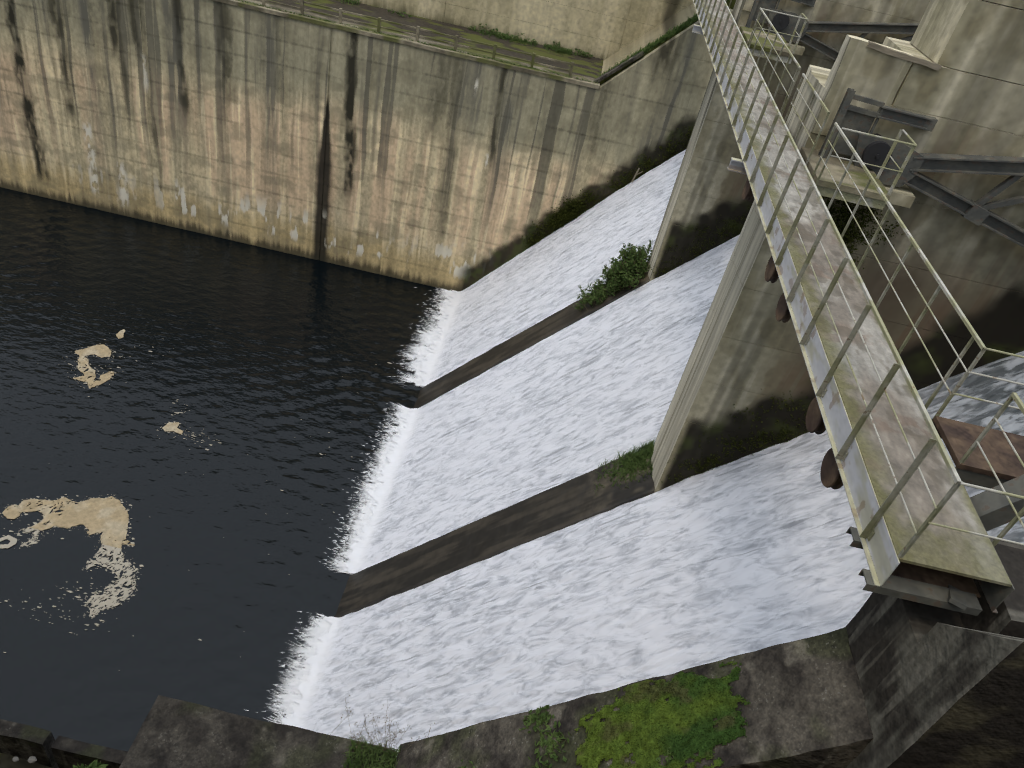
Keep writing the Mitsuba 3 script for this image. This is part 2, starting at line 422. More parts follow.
def ground_tex(p, n, uv):
    a = fbm(p.x * 0.7, p.y * 0.7, 1.0)
    b = fbm(p.x * 8, p.y * 8, p.z * 8)
    return mix(C(0.035, 0.032, 0.022), C(0.06, 0.065, 0.022), smoothstep(0.4, 0.6, a)) * (0.5 + 1.0 * b)


def grass_tex(p, n, uv):
    a = fbm(p.x * 0.35, p.y * 0.35, 1.0)
    b = fbm(p.x * 5, p.y * 5, p.z * 5)
    return mix(C(0.06, 0.055, 0.03), C(0.07, 0.085, 0.02), smoothstep(0.35, 0.6, a)) * (0.5 + b)


def ledge_tex(p, n, uv):
    a = fbm(p.x * 0.9, p.y * 1.5, p.z * 0.9)
    b = fbm(p.x * 6, p.y * 6, p.z * 6)
    c = mix(C(0.12, 0.105, 0.07), C(0.26, 0.23, 0.16), smoothstep(0.4, 0.65, a)) * (0.55 + 0.9 * b)
    soil = smoothstep(47.5, 48.2, p.y) * smoothstep(20, 21, p.y)
    c = mix(c, C(0.034, 0.028, 0.02) * (0.4 + 1.1 * b), soil * 0.93)
    return mix(c, C(0.085, 0.095, 0.02), smoothstep(0.48, 0.66, fbm(p.x * 0.7, p.y * 2.0, 5.0)) * 0.8)


def leaf_tex(p, n, uv):
    a = noise(p.x * 5, p.y * 5, p.z * 5)
    b = mikit.cell_rand(p.x * 11, p.y * 11, p.z * 11)
    return mix(C(0.045, 0.085, 0.025), C(0.16, 0.225, 0.075), 0.5 * a + 0.5 * b)


def dull_leaf_tex(p, n, uv):
    a = noise(p.x * 2, p.y * 2, p.z * 2)
    b = mikit.cell_rand(p.x * 9, p.y * 9, p.z * 9)
    return mix(C(0.03, 0.04, 0.012), C(0.085, 0.095, 0.02), 0.5 * a + 0.5 * b)


def P_(fn, rough_=0.85, spec=0.3, **k):
    return {'type': 'twosided', 'b': {'type': 'principled', 'base_color': proc(fn), 'roughness': rough_, 'specular': spec, **k}}


def bumped(fn, bump, scale, rough_=0.85, spec=0.3, eps=0.01):
    return {'type': 'twosided', 'b': {'type': 'bumpmap', 'arbitrary': proc(bump, eps), 'scale': scale, 'b': {'type': 'principled', 'base_color': proc(fn), 'roughness': rough_, 'specular': spec}}}


def rough_bump(p, n, uv):
    return 0.035 * fbm(p.x * 9, p.y * 9, p.z * 9) + 0.010 * noise(p.x * 40, p.y * 40, p.z * 40)


scene['wall_concrete'] = P_(wall_tex, 0.9, 0.2)
scene['upper_concrete'] = P_(upper_tex, 0.9, 0.2)
scene['pier_concrete'] = P_(pier_tex, 0.88, 0.25)
scene['divider_concrete'] = P_(divider_tex, 0.5, 0.5)
scene['dark_concrete'] = bumped(dark_tex, rough_bump, 1.0, 0.85, 0.3)
scene['abutment_concrete'] = bumped(abut_tex, rough_bump, 0.7, 0.85, 0.3)
scene['ledge_concrete'] = P_(ledge_tex)
scene['pool_water_look'] = {'type': 'bumpmap', 'arbitrary': proc(water_bump, 0.02), 'scale': 1.0,
                            'b': {'type': 'roughplastic', 'int_ior': 1.36, 'alpha': 0.03, 'nonlinear': True, 'diffuse_reflectance': {'type': 'rgb', 'value': [0.005, 0.0100, 0.0135]}}}
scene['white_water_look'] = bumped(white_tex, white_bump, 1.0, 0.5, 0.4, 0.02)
scene['splash_look'] = {'type': 'twosided', 'b': {'type': 'diffuse', 'reflectance': {'type': 'rgb', 'value': [0.86, 0.88, 0.90]}}}
scene['scum_look'] = P_(foam_tex, 0.8, 0.3)
scene['pale_scum_look'] = {'type': 'twosided', 'b': {'type': 'diffuse', 'reflectance': {'type': 'rgb', 'value': [0.40, 0.37, 0.30]}}}
scene['deck_look'] = P_(deck_tex, 0.8, 0.3)
scene['rail_paint'] = P_(paint_tex, 0.55, 0.45)
scene['post_paint'] = P_(post_tex, 0.55, 0.4)
scene['girder_paint'] = P_(girder_tex, 0.5, 0.45)
scene['grey_steel'] = P_(steel_tex, 0.55, 0.5)
scene['rusty_steel'] = P_(rust_tex, 0.8, 0.3)
scene['moss_look'] = bumped(moss_tex, rough_bump, 1.5, 0.95, 0.1)
scene['ground_look'] = P_(ground_tex, 0.95, 0.1)
scene['grass_look'] = P_(grass_tex, 0.95, 0.1)
scene['leaf_look'] = {'type': 'principledthin', 'base_color': proc(leaf_tex), 'roughness': 0.6, 'diff_trans': 0.6, 'spec_trans': 0.0}
scene['dull_leaf_look'] = {'type': 'principledthin', 'base_color': proc(dull_leaf_tex), 'roughness': 0.7, 'diff_trans': 0.5, 'spec_trans': 0.0}
scene['twig_look'] = {'type': 'twosided', 'b': {'type': 'diffuse', 'reflectance': {'type': 'rgb', 'value': [0.14, 0.11, 0.07]}}}
scene['pale_wood_look'] = {'type': 'twosided', 'b': {'type': 'diffuse', 'reflectance': {'type': 'rgb', 'value': [0.27, 0.235, 0.175]}}}
scene['stone_look'] = {'type': 'twosided', 'b': {'type': 'diffuse', 'reflectance': {'type': 'rgb', 'value': [0.22, 0.21, 0.19]}}}
scene['black_rubber'] = {'type': 'twosided', 'b': {'type': 'principled', 'base_color': {'type': 'rgb', 'value': [0.024, 0.024, 0.026]}, 'roughness': 0.5}}

# ---------------------------------------------------------------- the setting: ground, bank, pool, falling water
struct('ground', grid(np.linspace(-900, 900, 19), np.linspace(-900, 900, 19), lambda X, Y: 0 * X - 34.0), 'ground_look')


def hill_z(X, Y):
    return -7.2 + 0.10 * np.maximum(Y - 53.5, 0) + 0.6 * (meshkit.fbm(np.stack([X * 0.12, Y * 0.12, 0 * X], -1)) - 0.5) + np.maximum(X - 8, 0) * 0.0


struct('hillside', grid(np.linspace(-160, 60, 90), np.concatenate([[53.45], np.linspace(54, 220, 60)]), hill_z), 'grass_look', True)


def gully_z(X, Y):
    f = meshkit.fbm(np.stack([X * 0.9, Y * 0.9, 0 * X], -1), 4)
    return -15.8 + 0.25 * np.maximum(3.0 - Y, 0) + 0.5 * (f - 0.5)


struct('gully_ground', grid(np.linspace(-60, 20, 200), np.linspace(0.35, 5.7, 26), gully_z), 'ground_look', True)
bank = rough(box(-60, 20, -30, 0.42, -34, -1.75), 4.0, 0.05)
struct('unseen_bank', bank, 'ground_look')  # unseen bank below the camera, added to keep sky light off the near walls

xs = np.concatenate([np.linspace(-220, -46, 30)[:-1], np.arange(-46, -4.5, 0.095)])
ys = np.concatenate([np.arange(6.0, 45.8, 0.095), [46.05]])


def wave(X, Y):
    w = np.zeros_like(X)
    r = np.random.default_rng(3)
    for k in range(26):
        L = r.uniform(0.4, 1.25)
        th = r.normal(0.1, 0.85) + np.pi / 2
        a = 0.0026 * L
        w += a * np.sin(2 * np.pi * (X * np.cos(th) + Y * np.sin(th)) / L + r.uniform(0, 6.28))
    gust = meshkit.fbm(np.stack([X * 0.12, Y * 0.12, 0 * X], -1), 3, 5)
    near = np.exp(-np.maximum(-4.9 - X, 0) / 7.0)
    w = w * (0.15 + 2.6 * gust ** 2 + 0.9 * near)
    return WATER + w * np.where(X < -46.5, 0.0, 1.0)


struct('pool_water', grid(xs, ys, wave), 'pool_water_look', True)

struct('spillway_chute', grid(np.concatenate([np.linspace(-6.5, 13, 40), np.linspace(13.2, 19, 20)]), np.linspace(4.8, 47.2, 60), lambda X, Y: chute(X) - 0.35), 'divider_concrete', True)
BAYS = [(6.08, 17.96), (20.27, 32.11), (34.2, 46.6)]
for i, (y0, y1) in enumerate(BAYS):
    gx = np.concatenate([np.concatenate([np.arange(-5.7, -4.0, 0.05), np.arange(-4.0, 14.6, 0.10)])])
    gy = np.linspace(y0, min(y1, 46.2), 200)

    def fall(X, Y):
        q = np.stack([X * 1.5, Y * 3.0, 0 * X + i * 9], -1)
        q2 = np.stack([X * 3.0, Y * 6.0, 0 * X + i * 5], -1)
        d = 0.15 * (meshkit.fbm(q, 3, 11) - 0.5) + 0.12 * (meshkit.fbm(q2, 3, 12) - 0.5)
        d = d * (0.6 if i else 1.0)
        foot = WATER + .045 + .09 * meshkit.fbm(np.stack([X * 3, Y * 3, 0 * X + i], -1), 3)
        k = np.clip(.5 + .5 * (chute(X) + d - foot) / .22, 0, 1)
        return foot * (1 - k) + (chute(X) + d) * k + .22 * k * (1 - k)
    sheet = grid(gx, gy, fall)
    cen = sheet.vertices[sheet.faces].mean(1)
    lim = -4.98 - (.30, .34, .44)[i] * np.clip(1.5 * meshkit.fbm(np.stack([cen[:, 1] * 1.4, 0 * cen[:, 1], 0 * cen[:, 1] + i], -1), 3) + 1.5 * (meshkit.noise(np.stack([cen[:, 1] * 8, 0 * cen[:, 1], 0 * cen[:, 1] + i], -1)) - .5) - .1, 0, 2)
    sheet.update_faces(cen[:, 0] > lim)
    sheet.remove_unreferenced_vertices()
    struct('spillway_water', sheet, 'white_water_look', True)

struct('reservoir_water', grid(np.linspace(16.0, 120, 30), np.linspace(-20, 60, 20), lambda X, Y: 0 * X - 4.6), 'pool_water_look')

# ---------------------------------------------------------------- far training wall: panels cast in lifts, ledge with railing, stepped end
BAT = 0.08


def wall_y(z):
    return 45.5 + BAT * (z - WATER)


tw = thing('training_wall', 'tall stained concrete wall across the far side of the pool with dark seepage streaks', 'wall')
LIFT = 1.4
joints = [-75, -63, -51, -39, -27.05, -15.13, -3.35, 8.5, 20]
TOP = WATER + 11 * LIFT  # -12.8


def panel(xa, xb, z0, z1, xa_top=None):
    xa_top = xa if xa_top is None else xa_top
    j = rng.uniform(-0.012, 0.012)
    a, b = wall_y(z0) + j, wall_y(z1) + j
    return hexa([[xa, a, z0], [xb, a, z0], [xb, a + 0.6, z0], [xa, a + 0.6, z0], [xa_top, b, z1], [xb, b, z1], [xb, b + 0.6, z1], [xa_top, b + 0.6, z1]])


core = hexa([[-75, wall_y(-31) + .06, -31], [20, wall_y(-31) + .06, -31], [20, 48.5, -31], [-75, 48.5, -31],
             [-75, wall_y(TOP) + .06, TOP - .03], [20, wall_y(TOP) + .06, TOP - .03], [20, 48.5, TOP - .03], [-75, 48.5, TOP - .03]])
obj('core', core, 'wall_concrete', tw)
for k in range(-1, 11):
    for xa, xb in zip(joints[:-1], joints[1:]):
        g = 0.010
        z0, z1 = WATER + k * LIFT, WATER + (k + 1) * LIFT
        left, right = (0.05 if xa == -15.13 else g), (0.05 if xb == -15.13 else g)
        obj('concrete_panel', panel(xa + left, xb - right, z0 + 0.004, z1 - 0.004), 'wall_concrete', tw)
# the wall climbs with the chute beyond the end of the ledge
for k in range(11, 17):
    z0, z1 = WATER + k * LIFT, WATER + (k + 1) * LIFT
    xa, xt = 1.3 + (z0 - TOP) * 1.0, 1.3 + (z1 - TOP) * 1.0
    for a0, a1, b in ((xa, xt, 8.48), (8.52, 8.52, 20)):
        if a1 < b - 0.5:
            obj('concrete_panel', panel(a0, b, z0 + 0.004, z1 - 0.004, a1), 'wall_concrete', tw)
obj('ledge', rough(box(-75, 1.32, wall_y(TOP) - 0.10, 53.2, TOP + 0.0, TOP + 0.22), 1.0, 0.04, 0.8), 'ledge_concrete', tw)
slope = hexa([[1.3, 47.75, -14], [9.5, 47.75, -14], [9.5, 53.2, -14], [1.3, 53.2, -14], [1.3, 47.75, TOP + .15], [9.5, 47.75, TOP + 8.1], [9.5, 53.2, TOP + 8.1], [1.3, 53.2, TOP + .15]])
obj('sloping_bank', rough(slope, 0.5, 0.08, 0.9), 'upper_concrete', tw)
obj('sloped_coping', beam([0.9, 47.3, TOP + .1], [3.4, 47.45, TOP + 2.4], 0.42, 0.16), 'dark_concrete', tw)
rl = thing('ledge_railing', 'weathered concrete post and rail fence along the ledge of the far wall', 'railing')
for k in range(28):
    px = -0.55 - 2.37 * k
    obj('post', box(px - .08, px + .08, 47.13, 47.29, TOP + .2, TOP + 1.05), 'ledge_concrete', rl)
for k in range(28):
    px = -0.55 - 2.37 * k
    for zz in (0.52, 0.92):
        obj('rail', box(px - 2.37 + .083, px - .083, 47.17, 47.25, TOP + zz - .045, TOP + zz + .045), 'ledge_concrete', rl)

uw = thing('retaining_wall', 'pale beige upper concrete wall set back behind the ledge of the far wall', 'wall')
uj = [-75, -57, -45, -33.2, -21.4, -9.6, 2.2, 9.3, 20]
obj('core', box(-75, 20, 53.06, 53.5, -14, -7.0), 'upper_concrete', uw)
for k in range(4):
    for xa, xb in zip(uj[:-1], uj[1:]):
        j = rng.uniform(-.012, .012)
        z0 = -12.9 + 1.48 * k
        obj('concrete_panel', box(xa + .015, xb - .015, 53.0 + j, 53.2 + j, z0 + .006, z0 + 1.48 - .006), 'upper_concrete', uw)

# ---------------------------------------------------------------- piers and dividers


def make_pier(y0, y1, label):
    t = thing('spillway_pier', label, 'pier', None)
    zs = [-19.5, -17.0, -15.4, -13.8, -12.2, -10.6, -9.0, -7.4, -5.8, -4.8, -3.85]
    w = y1 - y0
    for a, b in zip(zs[:-1], zs[1:]):
        j = rng.uniform(-.01, .01)
        nose = [(5.50, y0 + .02), (5.40, y0 + .30 * w), (5.43, y0 + .33 * w), (5.36, y0 + .62 * w), (5.40, y0 + .65 * w), (5.50, y1)]
        poly = [(19, y0 + j)] + [(5.75, y0 + j)] + nose + [(5.75, y1 + j), (19, y1 + j)]
        obj('concrete_lift', prism(Polygon(poly).buffer(0), a + .005, b - .005), 'pier_concrete', t)
    core_ = box(5.62, 18.9, y0 + .06, y1 - .06, -19.4, -3.95)
    obj('concrete_lift', rough(box(6.96, 19, y0 - .004, y1, -3.846, -2.88), .4, .012, 1.5), 'pier_concrete', t)
    obj('core', core_, 'pier_concrete', t)
    # upper step, its downstream end rounded
    def upper(inset, z0, z1):
        r = 0.35
        pts = []
        for ang in np.linspace(180, 270, 7):
            pts.append((7.45 + inset + r + r * math.cos(math.radians(ang)), y0 + inset + r + r * math.sin(math.radians(ang))))
        back = []
        for ang in np.linspace(90, 180, 7):
            back.append((7.45 + inset + r + r * math.cos(math.radians(ang)), y1 - inset - r + r * math.sin(math.radians(ang))))
        return prism(Polygon(pts + [(19 - inset, y0 + inset), (19 - inset, y1 - inset)] + back), z0, z1)
    obj('upper_block', upper(0, -2.86, -1.55), 'pier_concrete', t, 30)
    obj('upper_block', upper(0.01, -1.53, 0.9), 'pier_concrete', t, 30)
    # proud block on the near face of the lower step with its broken top edge
    blk = hexa([[5.50, y0 - .05, -4.78], [6.90, y0 - .05, -4.78], [6.955, y0 + .42, -4.78], [5.50, y0 + .42, -4.78],
                [5.47, y0 - .05, -2.72], [6.90, y0 - .05, -2.80], [6.955, y0 + .42, -2.82], [5.47, y0 + .42, -2.74]])
    obj('nose_block', rough(blk, 0.2, 0.03, 2.0), 'pier_concrete', t)
    obj('broken_edge', rough(beam([5.85, y0 - .04, -2.76], [7.5, y0 - .0, -2.90], 0.14, 0.10), 0.15, 0.03, 4.0), 'pale_wood_look', t, label='splintered pale strip along the top edge of the block')
    # trunnion ledge below the gate arm
    obj('trunnion_ledge', rough(box(6.55, 8.1, y0 - .75, y0 + .05, -5.72, -5.45), 0.3, 0.015), 'pier_concrete', t)
    return t


P2 = (17.95, 20.28)
P1 = (32.1, 34.2)
pierB = make_pier(*P2, 'nearer concrete spillway pier whose ribbed nose stands behind the middle of the footbridge')
pierA = make_pier(*P1, 'farther concrete spillway pier with a leafy shrub at its foot')


def make_divider(y0, y1, label):
    X = np.concatenate([np.linspace(-5.0, 5.45, 48)])
    top = chute(X) + 0.13
    bot = chute(X) - 1.2
    v, f = [], []
    prof = [(y0, bot), (y0, top - .05), (y0 + .07, top), (y1 - .07, top), (y1, top - .05), (y1, bot)]
    for yy, zz in prof:
        v.append(np.stack([X, 0 * X + yy, zz], -1))
    v = np.concatenate(v)
    n = len(X)
    for a in range(len(prof)):
        b = (a + 1) % len(prof)
        i = np.arange(n - 1)
        f.append(np.stack([a * n + i, a * n + i + 1, b * n + i + 1, b * n + i], -1))
    f = np.concatenate(f)
    f = np.vstack([f[:, [0, 1, 2]], f[:, [0, 2, 3]], [[0, n, 5 * n], [n, 4 * n, 5 * n], [n, 2 * n, 3 * n], [n, 3 * n, 4 * n]]])
    m = trimesh.Trimesh(v, f, process=True)
    trimesh.repair.fix_normals(m)
    m = rough(m, 0.4, 0.035, 1.2)
    k = obj('divider_wall', m, 'divider_concrete')
    labels[k] = {'label': label, 'category': 'wall'}


make_divider(P2[0], P2[1] - .02, 'wider dark wet concrete divider running down the chute from the nearer pier')
make_divider(P1[0], P1[1], 'narrower dark wet concrete divider running down the chute from the farther pier')

# ---------------------------------------------------------------- radial gates with arms
for gi, ((y0, y1), lab) in enumerate(zip(BAYS, ('steel radial gate of the nearest bay, its dark truss arm on the nearer pier', 'steel radial gate of the middle bay with its truss arm on the farther pier', 'steel radial gate of the farthest bay beside the far wall'))):
    t = thing('spillway_gate', lab, 'gate', None)
    if gi == 2:
        y1 = 46.9
    c = np.array([7.2, 0, -4.95])
    R = 8.1
    ang = np.radians(np.linspace(-22, 24, 16))
    pts = [(c[0] + r * math.cos(a), c[2] + r * math.sin(a)) for r, aa in ((R, ang), (R + .05, ang[::-1])) for a in aa]
    m = trimesh.creation.extrude_polygon(Polygon(pts), y1 - y0 - .06, engine='earcut')
    m.apply_transform(np.array([[1, 0, 0, 0], [0, 0, -1, y1 - .03], [0, 1, 0, 0], [0, 0, 0, 1.0]]))
    obj('skin_plate', m, 'grey_steel', t)
    for yy, s in ((y1 - .42, 1), (y0 + .42, -1)):
        h0 = c + [-.30, 0, .17]
        hub = tube([h0[0], yy - .26, h0[2]], [h0[0], yy + .40 * s, h0[2]], 0.30, 28)
        obj('trunnion_hub', cat([hub, tube([h0[0], yy - .30, h0[2]], [h0[0], yy - .25, h0[2]], 0.05, 12)]), 'black_rubber', t)
        pl = prism(Polygon([(6.35, -4.45), (7.3, -4.42), (7.95, -4.62), (7.95, -5.05), (7.75, -5.38), (6.7, -5.42), (6.5, -5.0)]), 0, 0.05)
        pl.apply_transform(np.array([[1, 0, 0, 0], [0, 0, -1, yy - .08], [0, 1, 0, 0], [0, 0, 0, 1.0]]))
        obj('trunnion_plate', pl, 'grey_steel', t)
        A = lambda r, d: np.array([c[0] + r * math.cos(math.radians(d)), yy, c[2] + r * math.sin(math.radians(d))])
        obj('upper_arm', ibeam(A(.55, 14), A(R - .03, 11), .3, .32, .035), 'grey_steel', t)
        obj('lower_arm', ibeam(A(.6, -15), A(R - .03, -14), .3, .30, .035), 'grey_steel', t)
        obj('strut', beam(A(3.0, 11) + [0, 0, -.12], A(2.5, -14.5) + [0, 0, .12], .12, .13), 'grey_steel', t)
        obj('strut', beam(A(2.6, -14.5) + [0, 0, .12], A(5.2, 11) + [0, 0, -.12], .12, .13), 'grey_steel', t)
        obj('strut', beam(A(5.3, 11) + [0, 0, -.12], A(5.3, -15) + [0, 0, .12], .12, .13), 'grey_steel', t)
        obj('gusset_plate', beam(A(2.35, -14.5), A(2.8, -14.5), .3, .36), 'grey_steel', t)

# steel brackets on the piers: a horizontal beam with a small frame standing on the platform
for (y0, y1), lab in ((P2, 'dark steel bracket frame standing by the railed platform of the nearer pier'), (P1, 'dark steel bracket frame standing by the farther pier, high in the picture')):
    t = thing('steel_bracket', lab, 'bracket')
    obj('beam', ibeam([6.55, y0 - .42, -3.92], [7.8, y0 - .16, -4.0], .2, .24, .03), 'grey_steel', t)
    obj('post', ibeam([5.82, y0 - .42, -5.4], [5.82, y0 - .42, -3.62], .14, .16, .025, (0, 1, 0)), 'grey_steel', t)
    obj('post', beam([6.62, y0 - .42, -5.4], [6.62, y0 - .42, -3.86], .05, .05, (0, 1, 0)), 'grey_steel', t)
    for zz in (-3.75, -3.98):
        obj('crossbar', beam([5.9, y0 - .42, zz], [6.6, y0 - .42, zz - .03], .08, .10), 'grey_steel', t)
    obj('back_plate', box(5.92, 6.58, y0 - .36, y0 - .33, -5.0, -4.05), 'grey_steel', t)
    obj('wall_plate', box(7.7, 7.95, y0 - .2, y0 + .02, -4.14, -3.88), 'grey_steel', t)

# ---------------------------------------------------------------- footbridge
DZ = -5.13
fb = thing('footbridge', 'long narrow steel footbridge with worn deck and pale railings starting at the near abutment', 'bridge')
obj('deck', rough(box(4.14, 5.285, 5.285, 53.0, DZ - .035, DZ), 0.6, 0.004, 1.0), 'deck_look', fb)


def channel(xw, out, y0, y1):
    z0, z1 = DZ - .385, DZ - .01
    return cat([box(min(xw, xw + .012 * -out), max(xw, xw - .012 * out), y0, y1, z0, z1),
                box(min(xw, xw + .055 * out), max(xw, xw + .055 * out), y0, y1, z0 - .014, z0 - .002)])


obj('girder', channel(4.128, -1, 5.24, 53.0), 'girder_paint', fb, label='pale left girder with a yellowed bottom flange')
obj('girder', channel(5.30, 1, 5.24, 53.0), 'grey_steel', fb)
obj('under_deck_fill', box(4.15, 5.28, 5.45, 5.81, DZ - .45, DZ - .43), 'rusty_steel', fb)  # added dark plate, stands in for the shade under the deck end
obj('cross_beam', box(4.15, 5.28, 6.03, 6.06, DZ - .41, DZ - .04), 'grey_steel', fb)  # added end plate, closes off bright water so the underside stays dark
for yy in np.arange(6.6, 46, 2.5):
    obj('cross_beam', box(4.15, 5.28, yy - .05, yy + .05, DZ - .36, DZ - .08), 'grey_steel', fb)
for yy, xl, xr, zt in ((5.34, 4.0, 5.2, DZ - .40), (5.92, 4.0, 5.4, DZ - .40)):
    obj('bearing_beam', cat([box(xl, xr, yy - .10, yy + .10, zt - .018, zt), box(xl, xr, yy + .088, yy + .10, zt - .10, zt - .018), box(xl, xr, yy - .10, yy - .088, zt - .10, zt - .018)]), 'grey_steel', fb)
obj('bearing_beam', beam([4.9, 5.2, DZ - .35], [5.15, 5.75, DZ - .55], .16, .05), 'grey_steel', fb)
for yy in (17.3, 31.6):
    obj('bracket_beam', ibeam([3.84, yy, DZ - .56], [5.62, yy, DZ - .56], .16, .26, .025), 'girder_paint', fb)


def lpost(x, y, z0, z1, sx):
    return cat([box(min(x, x + sx * .062), max(x, x + sx * .038), y - .004, y + .004, z0, z1), box(x - .004, x + .004, y - .018, y + .018, z0, z1)])


RZ = -4.03


def post_L(y):
    obj('railing_post', cat([lpost(4.112, y, DZ - .37, RZ - .01, -1), box(4.1165, 4.1225, y - .07, y + .07, DZ - .34, DZ - .20)] + [tube([4.106, y + a, DZ - .27 + b], [4.118, y + a, DZ - .27 + b], .012, 6) for a in (-.05, .05) for b in (-.045, .045)]), 'post_paint', fb)


def post_R(y, x=5.365, z0=DZ - .3):
    obj('railing_post', lpost(x, y, z0, RZ - .01, 1), 'post_paint', fb)


# left railing
ly = [5.86 + 1.25 * k for k in range(32)]
for y in ly:
    post_L(y)
obj('railing_post', lpost(4.14, 5.31, DZ, RZ - .01, 1), 'post_paint', fb)
obj('handrail', cat([box(4.115, 4.155, 5.29, 46.0, RZ - .010, RZ), box(4.115, 4.120, 5.29, 46.0, RZ - .04, RZ)]), 'rail_paint', fb)
for zz in (-4.40, -4.76):
    obj('midrail', tube([4.12, 5.29, zz], [4.12, 46, zz], .010), 'rail_paint', fb)
# end railing across the near end
obj('handrail', cat([tube([4.15, 5.29, RZ - .02], [5.36, 5.29, RZ - .02], .014)]), 'rail_paint', fb)
obj('midrail', tube([4.15, 5.30, -4.60], [5.36, 5.30, -4.60], .010), 'rail_paint', fb)


def run(x, ya, yb, ys, mids=(-4.40, -4.76)):
    obj('handrail', cat([box(x - .02, x + .02, ya, yb, RZ - .010, RZ), box(x - .02, x - .015, ya, yb, RZ - .04, RZ)]), 'rail_paint', fb)
    for zz in mids:
        obj('midrail', tube([x, ya, zz], [x, yb, zz], .0105), 'rail_paint', fb)
    for y in ys:
        post_R(y, x)


run(5.37, 5.25, 7.06, [5.9, 7.06])
run(5.37, 7.93, 16.24, [7.94, 8.24, 9.5, 10.78, 12.05, 13.3, 14.55, 15.8, 16.22])
run(5.40, 20.63, 28.3, [20.64, 20.85, 22.1, 23.3, 24.55, 25.8, 27.05, 28.0, 28.28])
run(5.37, 16.95, 20.05, [16.97, 18.5, 20.02])
run(5.40, 34.9, 45.0, [34.95, 36.3, 37.6, 38.9, 40.2, 41.5, 42.8, 44.1])

# gangway at the near end
gw = thing('gangway', 'rust brown steel gangway plate leaving the near end of the footbridge to the right', 'walkway')
obj('plate', rough(box(5.36, 9.2, 7.03, 7.93, DZ - .05, DZ + .02), .5, .004), 'rusty_steel', gw)
obj('edge_channel', box(5.38, 9.2, 7.05, 7.09, DZ - .26, DZ - .053), 'grey_steel', gw)
obj('edge_channel', box(5.38, 9.2, 7.87, 7.91, DZ - .26, DZ - .053), 'grey_steel', gw)
obj('handrail', tube([5.37, 7.94, RZ - .015], [9.2, 7.94, RZ - .015], .014), 'rail_paint', gw)
for zz in (-4.40, -4.74):
    obj('midrail', tube([5.37, 7.94, zz], [9.2, 7.94, zz], .0125), 'rail_paint', gw)
for px in (7.4, 9.1):
    obj('railing_post', lpost(px, 7.95, DZ, RZ, 1), 'rail_paint', gw)
obj('support_beam', beam([5.42, 6.5, -5.5], [6.1, 6.5, -4.5], .3, .26), 'grey_steel', gw)

# railed platforms at the trunnions
for (y0, y1), ya, lab in ((P2, 15.9, 'small railed concrete platform around the round black trunnion of the nearer pier'), (P1, 28.1, 'small railed platform beside the farther pier, high in the picture')):
    t = thing('platform', lab, 'platform')
    obj('slab', rough(box(5.42, 7.0, ya, y0 - .02 if ya < 20 else y0 - 1.2, DZ - .13, DZ - .005), .4, .01), 'ledge_concrete', t)
    obj('edge_beam', box(5.42, 7.0, ya + .05, ya + .2, DZ - .34, DZ - .14), 'rail_paint', t)
    obj('edge_beam', box(5.42, 7.0, y0 - 1.0, y0 - .8, DZ - .40, DZ - .2), 'rail_paint', t)
    xr = 6.97
    for x_, y_ in ((xr, ya + .02), (xr, ya + .95)):
        obj('railing_post', lpost(x_, y_, DZ, RZ, -1), 'rail_paint', t)
    obj('handrail', cat([tube([5.42, ya, RZ], [xr, ya, RZ], .02), tube([xr, ya, RZ], [xr, ya + .95, RZ], .02)]), 'rail_paint', t)
    obj('midrail', cat([tube([5.42, ya, -4.6], [xr, ya, -4.6], .013), tube([xr, ya, -4.6], [xr, ya + .95, -4.6], .013)]), 'rail_paint', t)

# rusty sheaves hung below the left girder
for y_, lab in ((7.25, 'rusty wheel hanging under the footbridge, the one against white water nearest the viewer'), (8.3, 'rusty wheel hanging under the footbridge against the nearer pier foot'), (11.15, 'rusty wheel under the footbridge beside the pier nose, lower of two'),
                (12.5, 'rusty wheel under the footbridge beside the pier nose, upper of two'), (16.2, 'rusty wheel under the footbridge far along, beside a pale bracket')):
    t = thing('rusty_wheel', lab, 'wheel')
    prof = np.array([[0, -.065], [.25, -.065], [.26, -.045], [.23, -.03], [.23, .03], [.26, .045], [.25, .065], [0, .065]])
    m = trimesh.creation.revolve(prof, sections=36)
    m.apply_transform(trimesh.transformations.rotation_matrix(np.pi / 2, [0, 1, 0]))
    m.apply_translation([4.20, y_, DZ - .63])
    trimesh.repair.fix_normals(m)
    obj('rim', m, 'rusty_steel', t, 35)
    obj('hanger', cat([box(4.24, 4.27, y_ - .04, y_ + .04, DZ - .66, DZ - .38), box(4.26, 5.2, y_ - .03, y_ + .03, DZ - .63, DZ - .57)]), 'rusty_steel', t)

# ---------------------------------------------------------------- near side: training wall, abutment, low wall
nt = thing('near_wall', 'blackened concrete wall top sloping down along the near bay to a flat mossy block', 'wall')


def slab_sloped(y0, y1, za, zb, xa, xb, bot=-30):
    return hexa([[xa, y0, bot], [xb, y0, bot], [xb, y1, bot], [xa, y1, bot], [xa, y0, za], [xb, y0, zb], [xb, y1, zb], [xa, y1, za]])


def cut_rough(m, keep_below, size, amp, seed=0):
    return rough(m, size, amp, 2.2, seed)


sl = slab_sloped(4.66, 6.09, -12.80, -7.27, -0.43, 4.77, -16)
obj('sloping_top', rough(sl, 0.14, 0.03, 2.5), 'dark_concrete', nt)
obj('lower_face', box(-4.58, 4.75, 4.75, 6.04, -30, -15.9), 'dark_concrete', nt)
obj('flat_block', rough(box(-4.62, -0.45, 2.6, 6.05, -16.0, -12.92), 0.16, 0.045, 1.6, 4), 'dark_concrete', nt)

